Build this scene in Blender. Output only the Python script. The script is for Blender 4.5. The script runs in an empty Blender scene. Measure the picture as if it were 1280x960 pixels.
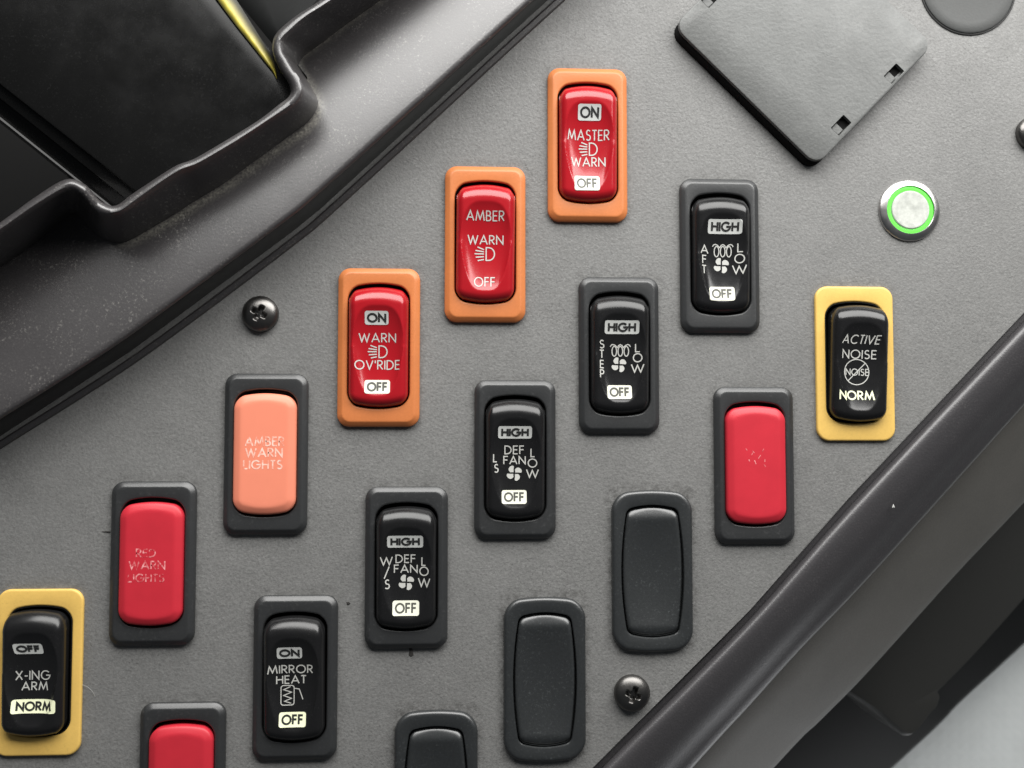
import bpy, bmesh, math, random
from mathutils import Matrix, Vector

# ------------------------------------------------------------------ camera, light, exposure
SC = bpy.context.scene
COL = SC.collection
MM = 0.001
CAM_H, FPX = 320.0, 1300.0          # mm above the panel, focal length in photo pixels
TILT = (math.radians(-3.1546), math.radians(3.2983), math.radians(-0.1981))
ca, sa = math.cos(TILT[0]), math.sin(TILT[0])
cb, sb = math.cos(TILT[1]), math.sin(TILT[1])
cc, sc_ = math.cos(TILT[2]), math.sin(TILT[2])
ROT = (Matrix(((cc, -sc_, 0), (sc_, cc, 0), (0, 0, 1))) @ Matrix(((cb, 0, sb), (0, 1, 0), (-sb, 0, cb)))
       @ Matrix(((1, 0, 0), (0, ca, -sa), (0, sa, ca))))
cam_d = bpy.data.cameras.new('camera')
cam = bpy.data.objects.new('camera', cam_d)
COL.objects.link(cam)
cam.matrix_world = Matrix.Translation((0, 0, CAM_H * MM)) @ ROT.transposed().to_4x4()
cam_d.sensor_width = 36.0
cam_d.lens = 36.0 * FPX / 1280.0
cam_d.clip_start, cam_d.clip_end = 0.01, 20.0
cam_d.dof.use_dof = True
cam_d.dof.focus_distance = 0.318
cam_d.dof.aperture_fstop = 15.0
SC.camera = cam

W = bpy.data.worlds.new('World')
SC.world = W
W.use_nodes = True
W.node_tree.nodes['Background'].inputs[0].default_value = (0.86, 0.93, 1.0, 1)
W.node_tree.nodes['Background'].inputs[1].default_value = 0.075


def area(name, loc, aim, sx, sy, power, col):
    d = bpy.data.lights.new(name, 'AREA')
    d.shape, d.size, d.size_y, d.energy, d.color = 'RECTANGLE', sx * MM, sy * MM, power, col
    o = bpy.data.objects.new(name, d)
    COL.objects.link(o)
    o.location = Vector(loc) * MM
    o.rotation_euler = (Vector(aim) - Vector(loc)).to_track_quat('-Z', 'Y').to_euler()
    return o


area('windscreen_light', (105, 430, 285), (20, 20, 0), 940, 370, 9.9, (1.0, 0.99, 0.965))
area('door_window_light', (320, -430, -190), (150, -60, -60), 320, 140, 0.38, (0.97, 0.98, 1.0))

SC.view_settings.view_transform = 'Standard'
SC.view_settings.look = 'None'
SC.view_settings.exposure = 0.0
SC.view_settings.gamma = 1.0
SC.render.engine = 'CYCLES'
SC.cycles.use_denoising = True
SC.cycles.max_bounces = 6


# ------------------------------------------------------------------ helpers
def P(px, py, z=0.0):
    """point (mm) at height z that the photo shows at pixel px, py"""
    d = ROT.transposed() @ Vector(((px - 640) / FPX, (480 - py) / FPX, -1.0))
    t = (z - CAM_H) / d.z
    return Vector((d.x * t, d.y * t, z))


def mk(name, vs, fs, mat, parent=None, smooth=True, angle=35, recalc=True):
    me = bpy.data.meshes.new(name)
    me.from_pydata([(v[0] * MM, v[1] * MM, v[2] * MM) for v in vs], [], fs)
    if recalc:
        bm = bmesh.new()
        bm.from_mesh(me)
        bmesh.ops.recalc_face_normals(bm, faces=bm.faces)
        bm.to_mesh(me)
        bm.free()
    if smooth:
        me.shade_smooth()
        me.set_sharp_from_angle(angle=math.radians(angle))
    me.materials.append(mat)
    return link(name, me, parent)


def link(name, me, parent=None):
    o = bpy.data.objects.new(name, me)
    COL.objects.link(o)
    if parent:
        o.parent = parent
    return o


def thing(name, label, cat, loc, group=None):
    o = bpy.data.objects.new(name, None)
    COL.objects.link(o)
    o.empty_display_size = 0.01
    o.location = Vector(loc) * MM
    return tag(o, label, cat, group)


def tag(o, label, cat, group=None):
    o['label'], o['category'] = label, cat
    if group:
        o['group'] = group
    return o


def outline(w, h, r, bt=0.0, bs=0.0, nc=8, ns=14, nl=26):
    """rounded rectangle, ends bulged by bt and sides by bs; same point count for the same nc/ns/nl"""
    r = max(r, 0.05)
    pts = []
    cs = [(w / 2 - r, h / 2 - r, 0), (-w / 2 + r, h / 2 - r, 90), (-w / 2 + r, -h / 2 + r, 180), (w / 2 - r, -h / 2 + r, 270)]
    for k, (cx, cy, a0) in enumerate(cs):
        arc = [(cx + r * math.cos(math.radians(a0 + 90 * i / nc)), cy + r * math.sin(math.radians(a0 + 90 * i / nc))) for i in range(nc + 1)]
        pts += arc
        nx = cs[(k + 1) % 4]
        q = (nx[0] + r * math.cos(math.radians(nx[2])), nx[1] + r * math.sin(math.radians(nx[2])))
        n = ns if k % 2 == 0 else nl
        p = arc[-1]
        pts += [(p[0] + (q[0] - p[0]) * i / n, p[1] + (q[1] - p[1]) * i / n) for i in range(1, n)]
    out = []
    for x, y in pts:
        u, v = x / (w / 2), y / (h / 2)
        out.append((x + math.copysign(bs * (1 - v * v) * abs(u), x), y + math.copysign(bt * (1 - u * u) * abs(v), y)))
    return out


def loft(rings, close=True, cap_last=False, cap_first=False):
    n = len(rings[0])
    vs = [v for r in rings for v in r]
    fs = []
    for k in range(len(rings) - 1):
        for i in range(n if close else n - 1):
            j = (i + 1) % n
            fs.append((k * n + i, k * n + j, (k + 1) * n + j, (k + 1) * n + i))
    if cap_last:
        fs.append(tuple((len(rings) - 1) * n + i for i in range(n)))
    if cap_first:
        fs.append(tuple(range(n)))
    return vs, fs


def z3(pts, z):
    return [(x, y, z) for x, y in pts]


def smoothline(pts, k=4):
    """Catmull-Rom through points of any dimension"""
    out = []
    for i in range(len(pts) - 1):
        a, b, c, d = pts[max(i - 1, 0)], pts[i], pts[i + 1], pts[min(i + 2, len(pts) - 1)]
        for s in range(k):
            t = s / k
            out.append(tuple(0.5 * (2 * b[m] + (c[m] - a[m]) * t + (2 * a[m] - 5 * b[m] + 4 * c[m] - d[m]) * t * t
                                    + (3 * b[m] - a[m] - 3 * c[m] + d[m]) * t ** 3) for m in range(len(b))))
    out.append(tuple(pts[-1]))
    return out


def lathe(prof, n=64, x0=0.0, y0=0.0):
    rings = [[(x0 + r * math.cos(2 * math.pi * i / n), y0 + r * math.sin(2 * math.pi * i / n), z) for i in range(n)] for r, z in prof]
    return loft(rings)


def filled(outer, holes, z):
    """flat sheet with holes: verts, faces"""
    bm = bmesh.new()
    for lp in [outer] + holes:
        vv = [bm.verts.new((x, y, z)) for x, y in lp]
        for i in range(len(vv)):
            bm.edges.new((vv[i], vv[(i + 1) % len(vv)]))
    bmesh.ops.triangle_fill(bm, use_beauty=True, use_dissolve=False, edges=bm.edges[:])
    bm.verts.index_update()
    vs = [tuple(v.co) for v in bm.verts]
    fs = [tuple(v.index for v in f.verts) for f in bm.faces]
    bm.free()
    return vs, fs


def join(*parts):
    vs, fs = [], []
    for v, f in parts:
        o = len(vs)
        vs += v
        fs += [tuple(i + o for i in q) for q in f]
    return vs, fs


# ------------------------------------------------------------------ materials
def material(name, base, rough=0.5, spec=0.5, metal=0.0, coat=0.0, grain=0.0, grain_mm=0.8, bump=0.0, bump_mm=0.8,
             blotch=0.0, blotch_mm=25.0, dust=None, dust_amt=0.0, dust_mm=1.2, emit=None, emit_s=0.0, rough_var=0.0,
             pits=0.0):
    m = bpy.data.materials.new(name)
    m.use_nodes = True
    N, L = m.node_tree.nodes, m.node_tree.links
    b = N['Principled BSDF']
    b.inputs['Roughness'].default_value = rough
    b.inputs['Metallic'].default_value = metal
    b.inputs['Specular IOR Level'].default_value = spec
    b.inputs['Coat Weight'].default_value = coat
    b.inputs['Coat Roughness'].default_value = 0.06
    b.inputs['Base Color'].default_value = (*base, 1)
    tc = N.new('ShaderNodeTexCoord')
    info = N.new('ShaderNodeObjectInfo')
    off = N.new('ShaderNodeVectorMath')
    off.operation = 'MULTIPLY_ADD'
    L.new(info.outputs['Random'], off.inputs[0])
    off.inputs[1].default_value = (0.7, 0.4, 0.9)
    L.new(tc.outputs['Object'], off.inputs[2])

    def noise(mm, detail=3.0, rgh=0.6):
        n = N.new('ShaderNodeTexNoise')
        n.inputs['Scale'].default_value = 1000.0 / mm
        n.inputs['Detail'].default_value = detail
        n.inputs['Roughness'].default_value = rgh
        L.new(off.outputs[0], n.inputs['Vector'])
        return n.outputs['Fac']

    def rng(src, a, c, lo, hi):
        r = N.new('ShaderNodeMapRange')
        L.new(src, r.inputs[0])
        for i, v in enumerate((a, c, lo, hi)):
            r.inputs[i + 1].default_value = v
        return r.outputs[0]

    col = None

    def scale_col(fac):
        nonlocal col
        mx = N.new('ShaderNodeVectorMath')
        mx.operation = 'SCALE'
        if col is None:
            mx.inputs[0].default_value = base
        else:
            L.new(col, mx.inputs[0])
        L.new(fac, mx.inputs['Scale'])
        col = mx.outputs[0]

    if grain:
        scale_col(rng(noise(grain_mm, 2.0), 0.3, 0.7, 1 - grain, 1 + grain))
    if blotch:
        scale_col(rng(noise(blotch_mm, 4.0), 0.3, 0.7, 1 - blotch, 1 + blotch))
    if dust:
        mx = N.new('ShaderNodeMix')
        mx.data_type = 'RGBA'
        mul = N.new('ShaderNodeMath')
        mul.operation = 'MULTIPLY'
        L.new(rng(noise(dust_mm, 3.0, 0.7), 0.56, 0.74, 0, 1), mul.inputs[0])
        L.new(rng(noise(dust_mm * 14, 3.0), 0.38, 0.66, 0, dust_amt), mul.inputs[1])
        L.new(mul.outputs[0], mx.inputs[0])
        if col is None:
            mx.inputs[6].default_value = (*base, 1)
        else:
            L.new(col, mx.inputs[6])
        mx.inputs[7].default_value = (*dust, 1)
        col = mx.outputs[2]
    if pits:
        mx = N.new('ShaderNodeMix')
        mx.data_type = 'RGBA'
        mul = N.new('ShaderNodeMath')
        mul.operation = 'MULTIPLY'
        L.new(rng(noise(0.75, 3.0, 0.6), 0.55, 0.68, 0, 1), mul.inputs[0])
        L.new(rng(noise(32.0, 4.0, 0.6), 0.40, 0.66, 0.15, pits), mul.inputs[1])
        L.new(mul.outputs[0], mx.inputs[0])
        L.new(col, mx.inputs[6])
        mx.inputs[7].default_value = (base[0] * .4, base[1] * .4, base[2] * .4, 1)
        col = mx.outputs[2]
    if col is not None:
        L.new(col, b.inputs['Base Color'])
    if rough_var:
        L.new(rng(noise(9.0, 4.0), 0.3, 0.7, rough - rough_var, rough + rough_var), b.inputs['Roughness'])
    if bump:
        bn = N.new('ShaderNodeBump')
        bn.inputs['Strength'].default_value = 1.0
        bn.inputs['Distance'].default_value = bump * MM
        L.new(noise(bump_mm, 3.0, 0.55), bn.inputs['Height'])
        L.new(bn.outputs[0], b.inputs['Normal'])
    if emit:
        b.inputs['Emission Color'].default_value = (*emit, 1)
        b.inputs['Emission Strength'].default_value = emit_s
    return m


def worn(name, ink, under, keep):
    """lettering worn through to the plastic below it"""
    m = material(name, ink, 0.5)
    N, L = m.node_tree.nodes, m.node_tree.links
    n = N.new('ShaderNodeTexNoise')
    n.inputs['Scale'].default_value = 800
    n.inputs['Detail'].default_value = 4
    tc = N.new('ShaderNodeTexCoord')
    L.new(tc.outputs['Object'], n.inputs['Vector'])
    r = N.new('ShaderNodeMapRange')
    L.new(n.outputs['Fac'], r.inputs[0])
    r.inputs[1].default_value, r.inputs[2].default_value = keep - 0.13, keep + 0.13
    mx = N.new('ShaderNodeMix')
    mx.data_type = 'RGBA'
    L.new(r.outputs[0], mx.inputs[0])
    mx.inputs[6].default_value = (*under, 1)
    mx.inputs[7].default_value = (*ink, 1)
    L.new(mx.outputs[2], N['Principled BSDF'].inputs['Base Color'])
    return m


AMBER_C, RED_C = (0.80, 0.25, 0.155), (0.53, 0.024, 0.040)
M = {
    'panel': material('grey_textured_plastic', (0.170, 0.169, 0.165), 0.50, 0.45, pits=0.6, rough_var=0.12, grain=0.14, grain_mm=0.7, bump=0.135, bump_mm=0.8,
                      blotch=0.09, blotch_mm=38, dust=(0.36, 0.36, 0.35), dust_amt=0.35, dust_mm=0.9),
    'cover': material('grey_smooth_plastic', (0.122, 0.125, 0.122), 0.46, 0.45, grain=0.08, grain_mm=0.8, bump=0.11, bump_mm=1.3,
                      blotch=0.09, blotch_mm=7, rough_var=0.06),
    'black': material('black_frame_plastic', (0.025, 0.026, 0.027), 0.38, 0.75, grain=0.15, grain_mm=0.4, bump=0.02, bump_mm=0.5,
                      dust=(0.16, 0.16, 0.16), dust_amt=0.25),
    'inner': material('black_inner_plastic', (0.006, 0.006, 0.006), 0.8, 0.15),
    'orange': material('orange_frame_plastic', (0.56, 0.180, 0.056), 0.40, 0.45, grain=0.03, bump=0.02, bump_mm=0.6, blotch=0.05, blotch_mm=8),
    'yellow': material('yellow_frame_plastic', (0.74, 0.48, 0.125), 0.42, 0.45, grain=0.03, bump=0.015, bump_mm=0.6, blotch=0.05, blotch_mm=10,
                       dust=(0.30, 0.20, 0.06), dust_amt=0.30, dust_mm=0.7),
    'red_gloss': material('glossy_red_plastic', (0.36, 0.008, 0.014), 0.24, 0.5, coat=0.12, rough_var=0.04),
    'black_gloss': material('glossy_black_plastic', (0.010, 0.010, 0.0105), 0.24, 0.5, rough_var=0.05, dust=(0.12, 0.12, 0.12), dust_amt=0.12, dust_mm=0.5),
    'amber_pad': material('amber_lens_plastic', AMBER_C, 0.42, 0.4, bump=0.01, bump_mm=0.5, blotch=0.025, blotch_mm=8),
    'red_pad': material('red_lens_plastic', RED_C, 0.42, 0.4, bump=0.01, bump_mm=0.5, blotch=0.05, blotch_mm=8),
    'blank': material('black_blank_plastic', (0.019, 0.021, 0.022), 0.38, 1.0, grain=0.12, grain_mm=0.7, bump=0.02, bump_mm=0.7,
                      dust=(0.20, 0.22, 0.22), dust_amt=0.25, dust_mm=0.8),
    'white': material('white_ink', (0.50, 0.50, 0.47), 0.5),
    'plate': material('unlit_label_ink', (0.56, 0.57, 0.55), 0.45),
    'plate_lit': material('backlit_label_ink', (0.70, 0.70, 0.60), 0.45, emit=(0.95, 1.0, 0.66), emit_s=0.08),
    'cream': material('backlit_cream_ink', (0.80, 0.82, 0.58), 0.45, emit=(0.95, 1.0, 0.55), emit_s=0.12),
    'dark_ink': material('dark_label_ink', (0.02, 0.02, 0.02), 0.5),
    'grey_ink': material('dark_grey_label_ink', (0.07, 0.07, 0.06), 0.5),
    'amber_worn': worn('worn_amber_lettering', (0.92, 0.62, 0.52), AMBER_C, 0.46),
    'red_worn': worn('worn_red_lettering', (0.90, 0.42, 0.42), RED_C, 0.55),
    'trim': material('dark_trim_plastic', (0.040, 0.037, 0.038), 0.35, 1.0, grain=0.12, grain_mm=0.5, bump=0.03, bump_mm=0.6,
                     blotch=0.12, blotch_mm=20, dust=(0.26, 0.25, 0.23), dust_amt=0.8, dust_mm=0.8),
    'bar': material('dark_edge_plastic', (0.054, 0.051, 0.054), 0.40, 0.75, grain=0.12, grain_mm=0.5, bump=0.06, bump_mm=0.6,
                    dust=(0.22, 0.21, 0.20), dust_amt=0.35, dust_mm=0.6),
    'slope': material('grey_side_plastic', (0.125, 0.119, 0.108), 0.55, 0.4, grain=0.10, grain_mm=0.6, bump=0.04, bump_mm=0.7, blotch=0.08),
    'housing': material('shiny_black_plastic', (0.006, 0.006, 0.006), 0.24, 0.22, dust=(0.10, 0.10, 0.10), dust_amt=0.12, dust_mm=0.7, rough_var=0.06),
    'yellow_reflection': material('painted_yellow_reflection', (0.50, 0.42, 0.06), 0.4, 0.5, blotch=0.35, blotch_mm=5),  # yellow colour standing in for a reflection on the housing
    'screw': material('black_zinc_metal', (0.14, 0.135, 0.13), 0.38, 0.5, metal=1.0, rough_var=0.1, bump=0.02, bump_mm=0.6),
    'steel': material('brushed_steel', (0.52, 0.51, 0.50), 0.32, 0.5, metal=1.0, rough_var=0.08, bump=0.006, bump_mm=0.5),
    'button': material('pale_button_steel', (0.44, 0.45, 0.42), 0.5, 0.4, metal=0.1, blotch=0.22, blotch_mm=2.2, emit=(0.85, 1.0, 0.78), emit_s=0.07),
    'green': material('lit_green_ring', (0.10, 0.50, 0.06), 0.3, 0.5, emit=(0.13, 0.95, 0.07), emit_s=0.55),
    'cap': material('dark_grey_cap_plastic', (0.050, 0.052, 0.051), 0.5, 0.35, grain=0.06, bump=0.03, bump_mm=0.8),
    'flank_shade': material('painted_dark_shade', (0.018, 0.015, 0.014), 0.7, 0.2),  # near-black colour that paints the shade onto the trim flank
    'gasket': material('dark_gasket', (0.02, 0.02, 0.02), 0.6),
    'dirt': material('dark_dirt', (0.03, 0.028, 0.026), 0.8),
    'lint': material('pale_lint', (0.6, 0.6, 0.58), 0.7),
    'under': material('dark_lower_plastic', (0.005, 0.0055, 0.0055), 0.6, 0.2, blotch=0.1),
}


def add_rim_dust():
    m = M['trim']
    N, L = m.node_tree.nodes, m.node_tree.links
    at = N.new('ShaderNodeAttribute')
    at.attribute_name = 'dust'
    tc = N.new('ShaderNodeTexCoord')
    n = N.new('ShaderNodeTexNoise')
    n.inputs['Scale'].default_value = 1500
    n.inputs['Detail'].default_value = 6
    L.new(tc.outputs['Object'], n.inputs['Vector'])
    r = N.new('ShaderNodeMapRange')
    L.new(n.outputs['Fac'], r.inputs[0])
    r.inputs[1].default_value, r.inputs[2].default_value = 0.30, 0.75
    mu = N.new('ShaderNodeMath')
    mu.operation = 'MULTIPLY'
    L.new(at.outputs['Fac'], mu.inputs[0])
    L.new(r.outputs[0], mu.inputs[1])
    b = N['Principled BSDF']
    mix = N.new('ShaderNodeMix')
    mix.data_type = 'RGBA'
    L.new(mu.outputs[0], mix.inputs[0])
    L.new(b.inputs['Base Color'].links[0].from_socket, mix.inputs[6])
    mix.inputs[7].default_value = (0.40, 0.38, 0.32, 1)
    L.new(mix.outputs[2], b.inputs['Base Color'])


add_rim_dust()


def fade_reflection():  # blends the painted reflection into black along its sides
    m = M['yellow_reflection']
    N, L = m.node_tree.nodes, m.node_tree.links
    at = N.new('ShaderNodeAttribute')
    at.attribute_name = 'reflect_fade'
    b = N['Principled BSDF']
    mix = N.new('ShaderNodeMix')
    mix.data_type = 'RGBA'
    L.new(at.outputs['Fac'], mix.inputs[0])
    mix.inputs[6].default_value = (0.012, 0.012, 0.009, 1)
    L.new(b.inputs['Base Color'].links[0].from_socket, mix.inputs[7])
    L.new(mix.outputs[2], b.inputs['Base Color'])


fade_reflection()


def floor_material():
    m = material('pale_floor_vinyl', (0.80, 0.83, 0.82), 0.5, blotch=0.06, blotch_mm=40)
    N, L = m.node_tree.nodes, m.node_tree.links
    tc = N.new('ShaderNodeTexCoord')
    mp = N.new('ShaderNodeMapping')
    mp.inputs['Rotation'].default_value = (0, 0, math.radians(2))
    L.new(tc.outputs['Object'], mp.inputs[0])
    w = []
    for ax in 'XY':
        t = N.new('ShaderNodeTexWave')
        t.wave_type, t.bands_direction = 'BANDS', ax
        t.inputs['Scale'].default_value = 1000 / 3.2 / 6.2832 * 1.0
        L.new(mp.outputs[0], t.inputs['Vector'])
        w.append(t.outputs['Fac'])
    mn = N.new('ShaderNodeMath')
    mn.operation = 'MINIMUM'
    L.new(w[0], mn.inputs[0])
    L.new(w[1], mn.inputs[1])
    bn = N.new('ShaderNodeBump')
    bn.inputs['Distance'].default_value = 0.00022
    L.new(mn.outputs[0], bn.inputs['Height'])
    L.new(bn.outputs[0], N['Principled BSDF'].inputs['Normal'])
    return m


M['floor'] = floor_material()

# ------------------------------------------------------------------ the panel with its switch holes
K = 0.8
CEN = {  # centres on the panel in mm
    'master': (52.56, 115.69), 'amber': (12.61, 76.10), 'override': (-28.00, 35.83), 'step': (64.54, 33.38), 'aft': (104.52, 72.62),
    'amber_lamp': (-70.15, -4.77), 'red_lamp': (-111.33, -45.49), 'crossing': (-152.06, -85.26), 'mirror': (-58.21, -88.25),
    'windshield': (-17.01, -47.63), 'left_side': (24.19, -6.86), 'red_plain': (117.21, -9.17), 'noise': (157.97, 30.52)}
CEN = {k: (x * K, y * K) for k, (x, y) in CEN.items()}
c = P(228.6, 981.0)
CEN['red_low'] = (c.x, c.y)
for k, px, py in (('blank_upper', 814.6, 713), ('blank_mid', 680.6, 848), ('blank_low', 545, 991)):
    c = P(px, py)
    CEN[k] = (c.x, c.y)

BW, BH = 24.97, 48.61
edge = [P(1640, -260), P(1640, 10), P(1280, 391), P(1060, 624), P(940, 760), P(742, 959), P(560, 1150), P(-260, 1150), P(-200, 680), P(-10, 552), P(162, 440), P(365, 290), P(402, 260), P(630, 50), P(696, -10), P(900, -200), P(900, -260)]
holes = [[(cx + x, cy + y) for x, y in outline(21.6, 42.5, 2.0, nc=3, ns=1, nl=1)] for cx, cy in CEN.values()]
v, f = filled([(p.x, p.y) for p in edge], holes, 0.0)
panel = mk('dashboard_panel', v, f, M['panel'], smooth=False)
panel['kind'] = 'structure'




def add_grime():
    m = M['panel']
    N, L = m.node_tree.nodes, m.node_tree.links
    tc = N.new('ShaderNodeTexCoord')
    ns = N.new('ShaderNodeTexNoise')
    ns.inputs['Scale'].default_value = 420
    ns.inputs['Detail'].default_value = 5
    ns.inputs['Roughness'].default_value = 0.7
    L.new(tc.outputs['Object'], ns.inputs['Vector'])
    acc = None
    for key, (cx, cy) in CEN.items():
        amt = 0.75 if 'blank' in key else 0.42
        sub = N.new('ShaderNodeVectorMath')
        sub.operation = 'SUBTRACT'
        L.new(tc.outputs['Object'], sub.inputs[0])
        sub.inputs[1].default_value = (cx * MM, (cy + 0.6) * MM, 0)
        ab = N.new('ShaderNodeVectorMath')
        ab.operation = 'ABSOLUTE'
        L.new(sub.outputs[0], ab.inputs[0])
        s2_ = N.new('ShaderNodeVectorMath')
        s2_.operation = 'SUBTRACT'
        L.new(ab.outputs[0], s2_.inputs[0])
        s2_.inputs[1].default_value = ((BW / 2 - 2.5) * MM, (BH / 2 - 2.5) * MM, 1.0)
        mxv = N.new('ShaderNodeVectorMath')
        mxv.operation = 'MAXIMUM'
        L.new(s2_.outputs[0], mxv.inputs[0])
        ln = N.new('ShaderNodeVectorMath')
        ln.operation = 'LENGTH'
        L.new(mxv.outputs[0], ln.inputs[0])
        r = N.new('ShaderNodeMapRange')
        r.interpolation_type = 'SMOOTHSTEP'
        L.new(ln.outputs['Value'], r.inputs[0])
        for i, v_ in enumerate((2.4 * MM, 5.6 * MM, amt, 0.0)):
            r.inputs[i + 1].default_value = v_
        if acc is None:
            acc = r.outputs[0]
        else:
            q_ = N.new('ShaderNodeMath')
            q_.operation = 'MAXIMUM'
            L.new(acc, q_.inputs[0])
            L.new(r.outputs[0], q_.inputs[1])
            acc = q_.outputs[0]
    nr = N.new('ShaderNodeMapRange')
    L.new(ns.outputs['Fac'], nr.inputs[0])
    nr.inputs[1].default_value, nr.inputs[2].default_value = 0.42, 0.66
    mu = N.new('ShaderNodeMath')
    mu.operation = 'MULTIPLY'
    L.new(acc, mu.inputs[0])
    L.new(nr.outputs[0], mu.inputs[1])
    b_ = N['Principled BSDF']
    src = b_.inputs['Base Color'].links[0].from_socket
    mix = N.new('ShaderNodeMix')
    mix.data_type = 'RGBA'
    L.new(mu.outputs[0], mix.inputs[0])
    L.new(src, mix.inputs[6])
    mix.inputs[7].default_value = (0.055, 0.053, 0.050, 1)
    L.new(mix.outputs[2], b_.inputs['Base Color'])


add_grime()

# ------------------------------------------------------------------ switch frames
OPW, OPH, OPR, OPB, OPY = 18.9, 35.3, 3.4, 1.55, 0.35


def opening(g):
    return [(x, y + OPY) for x, y in outline(OPW + 2 * g, OPH + 2 * g, OPR + g, OPB)]


def frame_mesh(kind):
    rings = []
    if kind == 'thin':
        prof = [(0, 0), (0, 0.75), (0.12, 1.0), (0.35, 1.15), (0.7, 1.2)]
        r0, bt = 3.9, 0.0
    elif kind == 'plug':
        prof = [(0, 0), (0, 0.9), (0.12, 1.35), (0.45, 1.75), (0.95, 1.95), (1.5, 1.95)]
        r0, bt = 5.2, 1.35
    else:
        prof = [(0, 0), (0, 0.95), (0.06, 1.15), (0.20, 1.32), (0.75, 1.72), (1.30, 2.10), (1.48, 2.21), (1.70, 2.28), (2.0, 2.30)]
        r0, bt = 3.7, 0.0
    h = BH - 2 * bt
    if kind == 'plug':
        h = 49.3 - 2 * bt
    for d, z in prof:
        rings.append(z3(outline(BW - 2 * d, h - 2 * d, max(r0 - d * 0.8, 1.0), bt), z))
    zt = prof[-1][1]
    if kind == 'plug':
        for g, z in ((0.45, zt), (0.15, zt - 0.1), (0, zt - 0.35), (0, -3.0)):
            rings.append(z3(outline(15.8 + 2 * g, 37.6 + 2 * g, 1.4, 1.3, 1.75), z))
    else:
        for g, z in ((0.55, zt), (0.25, zt - 0.06), (0.06, zt - 0.25), (0, zt - 0.55), (-0.15, -6.5)):
            rings.append(z3(opening(g), z))
    return loft(rings, cap_last=True)


CACHE = {}


def cached(key, name, build, mat, parent):
    """first use builds the mesh; later uses are copies of that object sharing its mesh"""
    if key in CACHE:
        o = CACHE[key].copy()
        COL.objects.link(o)
        o.parent = parent
        return o
    v, f = build()
    o = CACHE[key] = mk(name, v, f, mat, parent)
    return o


# ------------------------------------------------------------------ rockers
RW, RH, RR, RB = 18.1, 33.8, 3.2, 1.5


def sstep(a, b, x):
    t = min(max((x - a) / (b - a), 0), 1)
    return t * t * (3 - 2 * t)


def rocker_z(x, y):
    z = 5.5 + 0.045 * y - 0.004 * x * x
    u = min(abs(x) / (RW / 2), 1)
    hy = RH / 2 + RB * (1 - u * u)
    Re = 4.9 if y > 0 else 3.0
    ts = min(max((2.3 - (RW / 2 - abs(x))) / 2.3, 0), 1)
    te = min(max((Re - (hy - abs(y))) / Re, 0), 1)
    if ts + te > 0:
        q = min(math.hypot(ts, te), 1)
        D = (2.9 * ts * ts + (4.6 if y > 0 else 3.0) * te * te) / (ts * ts + te * te)
        p = 1.75 if y > 0 else 2.0
        z -= D * (1 - max(1 - q ** p, 0) ** (1 / p))
    # finger dish: wide at the head, narrower at the foot
    yc, b = -1.3, 13.7
    a = 7.9 - 1.5 * sstep(4, -13, y)
    s = (abs(x) / a) ** 3.4 + (abs(y - yc) / b) ** 2.1
    if s < 1:
        z -= 2.2 * (1 - s) ** 0.9
    return z


def rocker_mesh():
    base = outline(RW, RH, RR, RB, nc=12, ns=24, nl=44)
    rings = [z3(base, -4.0)]
    ss = [1 - 0.012 * i for i in range(12)] + [0.856 * (1 - i / 40) for i in range(1, 40)]
    for s in ss:
        rings.append([(x * s, y * s, rocker_z(x * s, y * s)) for x, y in base])
    v, f = loft(rings)
    n = len(base)
    k = len(v)
    v.append((0, 0, rocker_z(0, 0)))
    o = k - n
    f += [(o + i, o + (i + 1) % n, k) for i in range(n)]
    return v, f


def pad_z(x, y):
    return 4.4


def pad_mesh():
    rings = []
    for d, z in ((0, -3), (0, 2.8), (0.08, 3.15), (0.3, 3.45), (0.6, 3.66), (1.1, 3.9), (1.6, 4.13), (1.9, 4.25), (2.2, 4.34), (2.6, 4.39), (3.2, 4.4), (5, 4.4), (8, 4.4)):
        rings.append(z3(outline(18.6 - 2 * d, 33.6 - 2 * d * 1.0, max(3.3 - d, 0.5), 1.4), z))
    return loft(rings, cap_last=True)


def plug_mesh():
    rings = []

    def h(x, y):
        u, w = abs(x) / 9.2, abs(y) / 19.3
        return 2.6 - 1.9 * max(0, 1 - w ** 2.0) * max(0, 1 - 0.55 * u * u) + 0.012 * y - 1.5 * sstep(15.6, 20.4, y) - 0.9 * sstep(-16.5, -20, y)

    for d, z in ((0, -2.5), (0, 1.6)):
        rings.append(z3(outline(15.0 - 2 * d, 36.8 - 2 * d, 1.3, 1.25, 1.7), z))
    for d, dz in ((0.05, -0.7), (0.2, -0.4), (0.5, -0.15), (0.9, -0.03)):
        rings.append([(x, y, h(x, y) + dz) for x, y in outline(15.0 - 2 * d, 36.8 - 2 * d, 1.3, 1.25, 1.7)])
    base = outline(15.0 - 2.2, 36.8 - 2.6, 1.3, 1.25, 1.65)
    for i in range(26):
        s = 1 - i / 26
        rings.append([(x * s, y * s, h(x * s, y * s)) for x, y in base])
    v, f = loft(rings, cap_last=True)
    return v, f


# ------------------------------------------------------------------ lettering
def arc(cx, cy, rx, ry, a0, a1, n=10):
    return [(cx + rx * math.cos(math.radians(a0 + (a1 - a0) * i / n)), cy + ry * math.sin(math.radians(a0 + (a1 - a0) * i / n))) for i in range(n + 1)]


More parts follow.
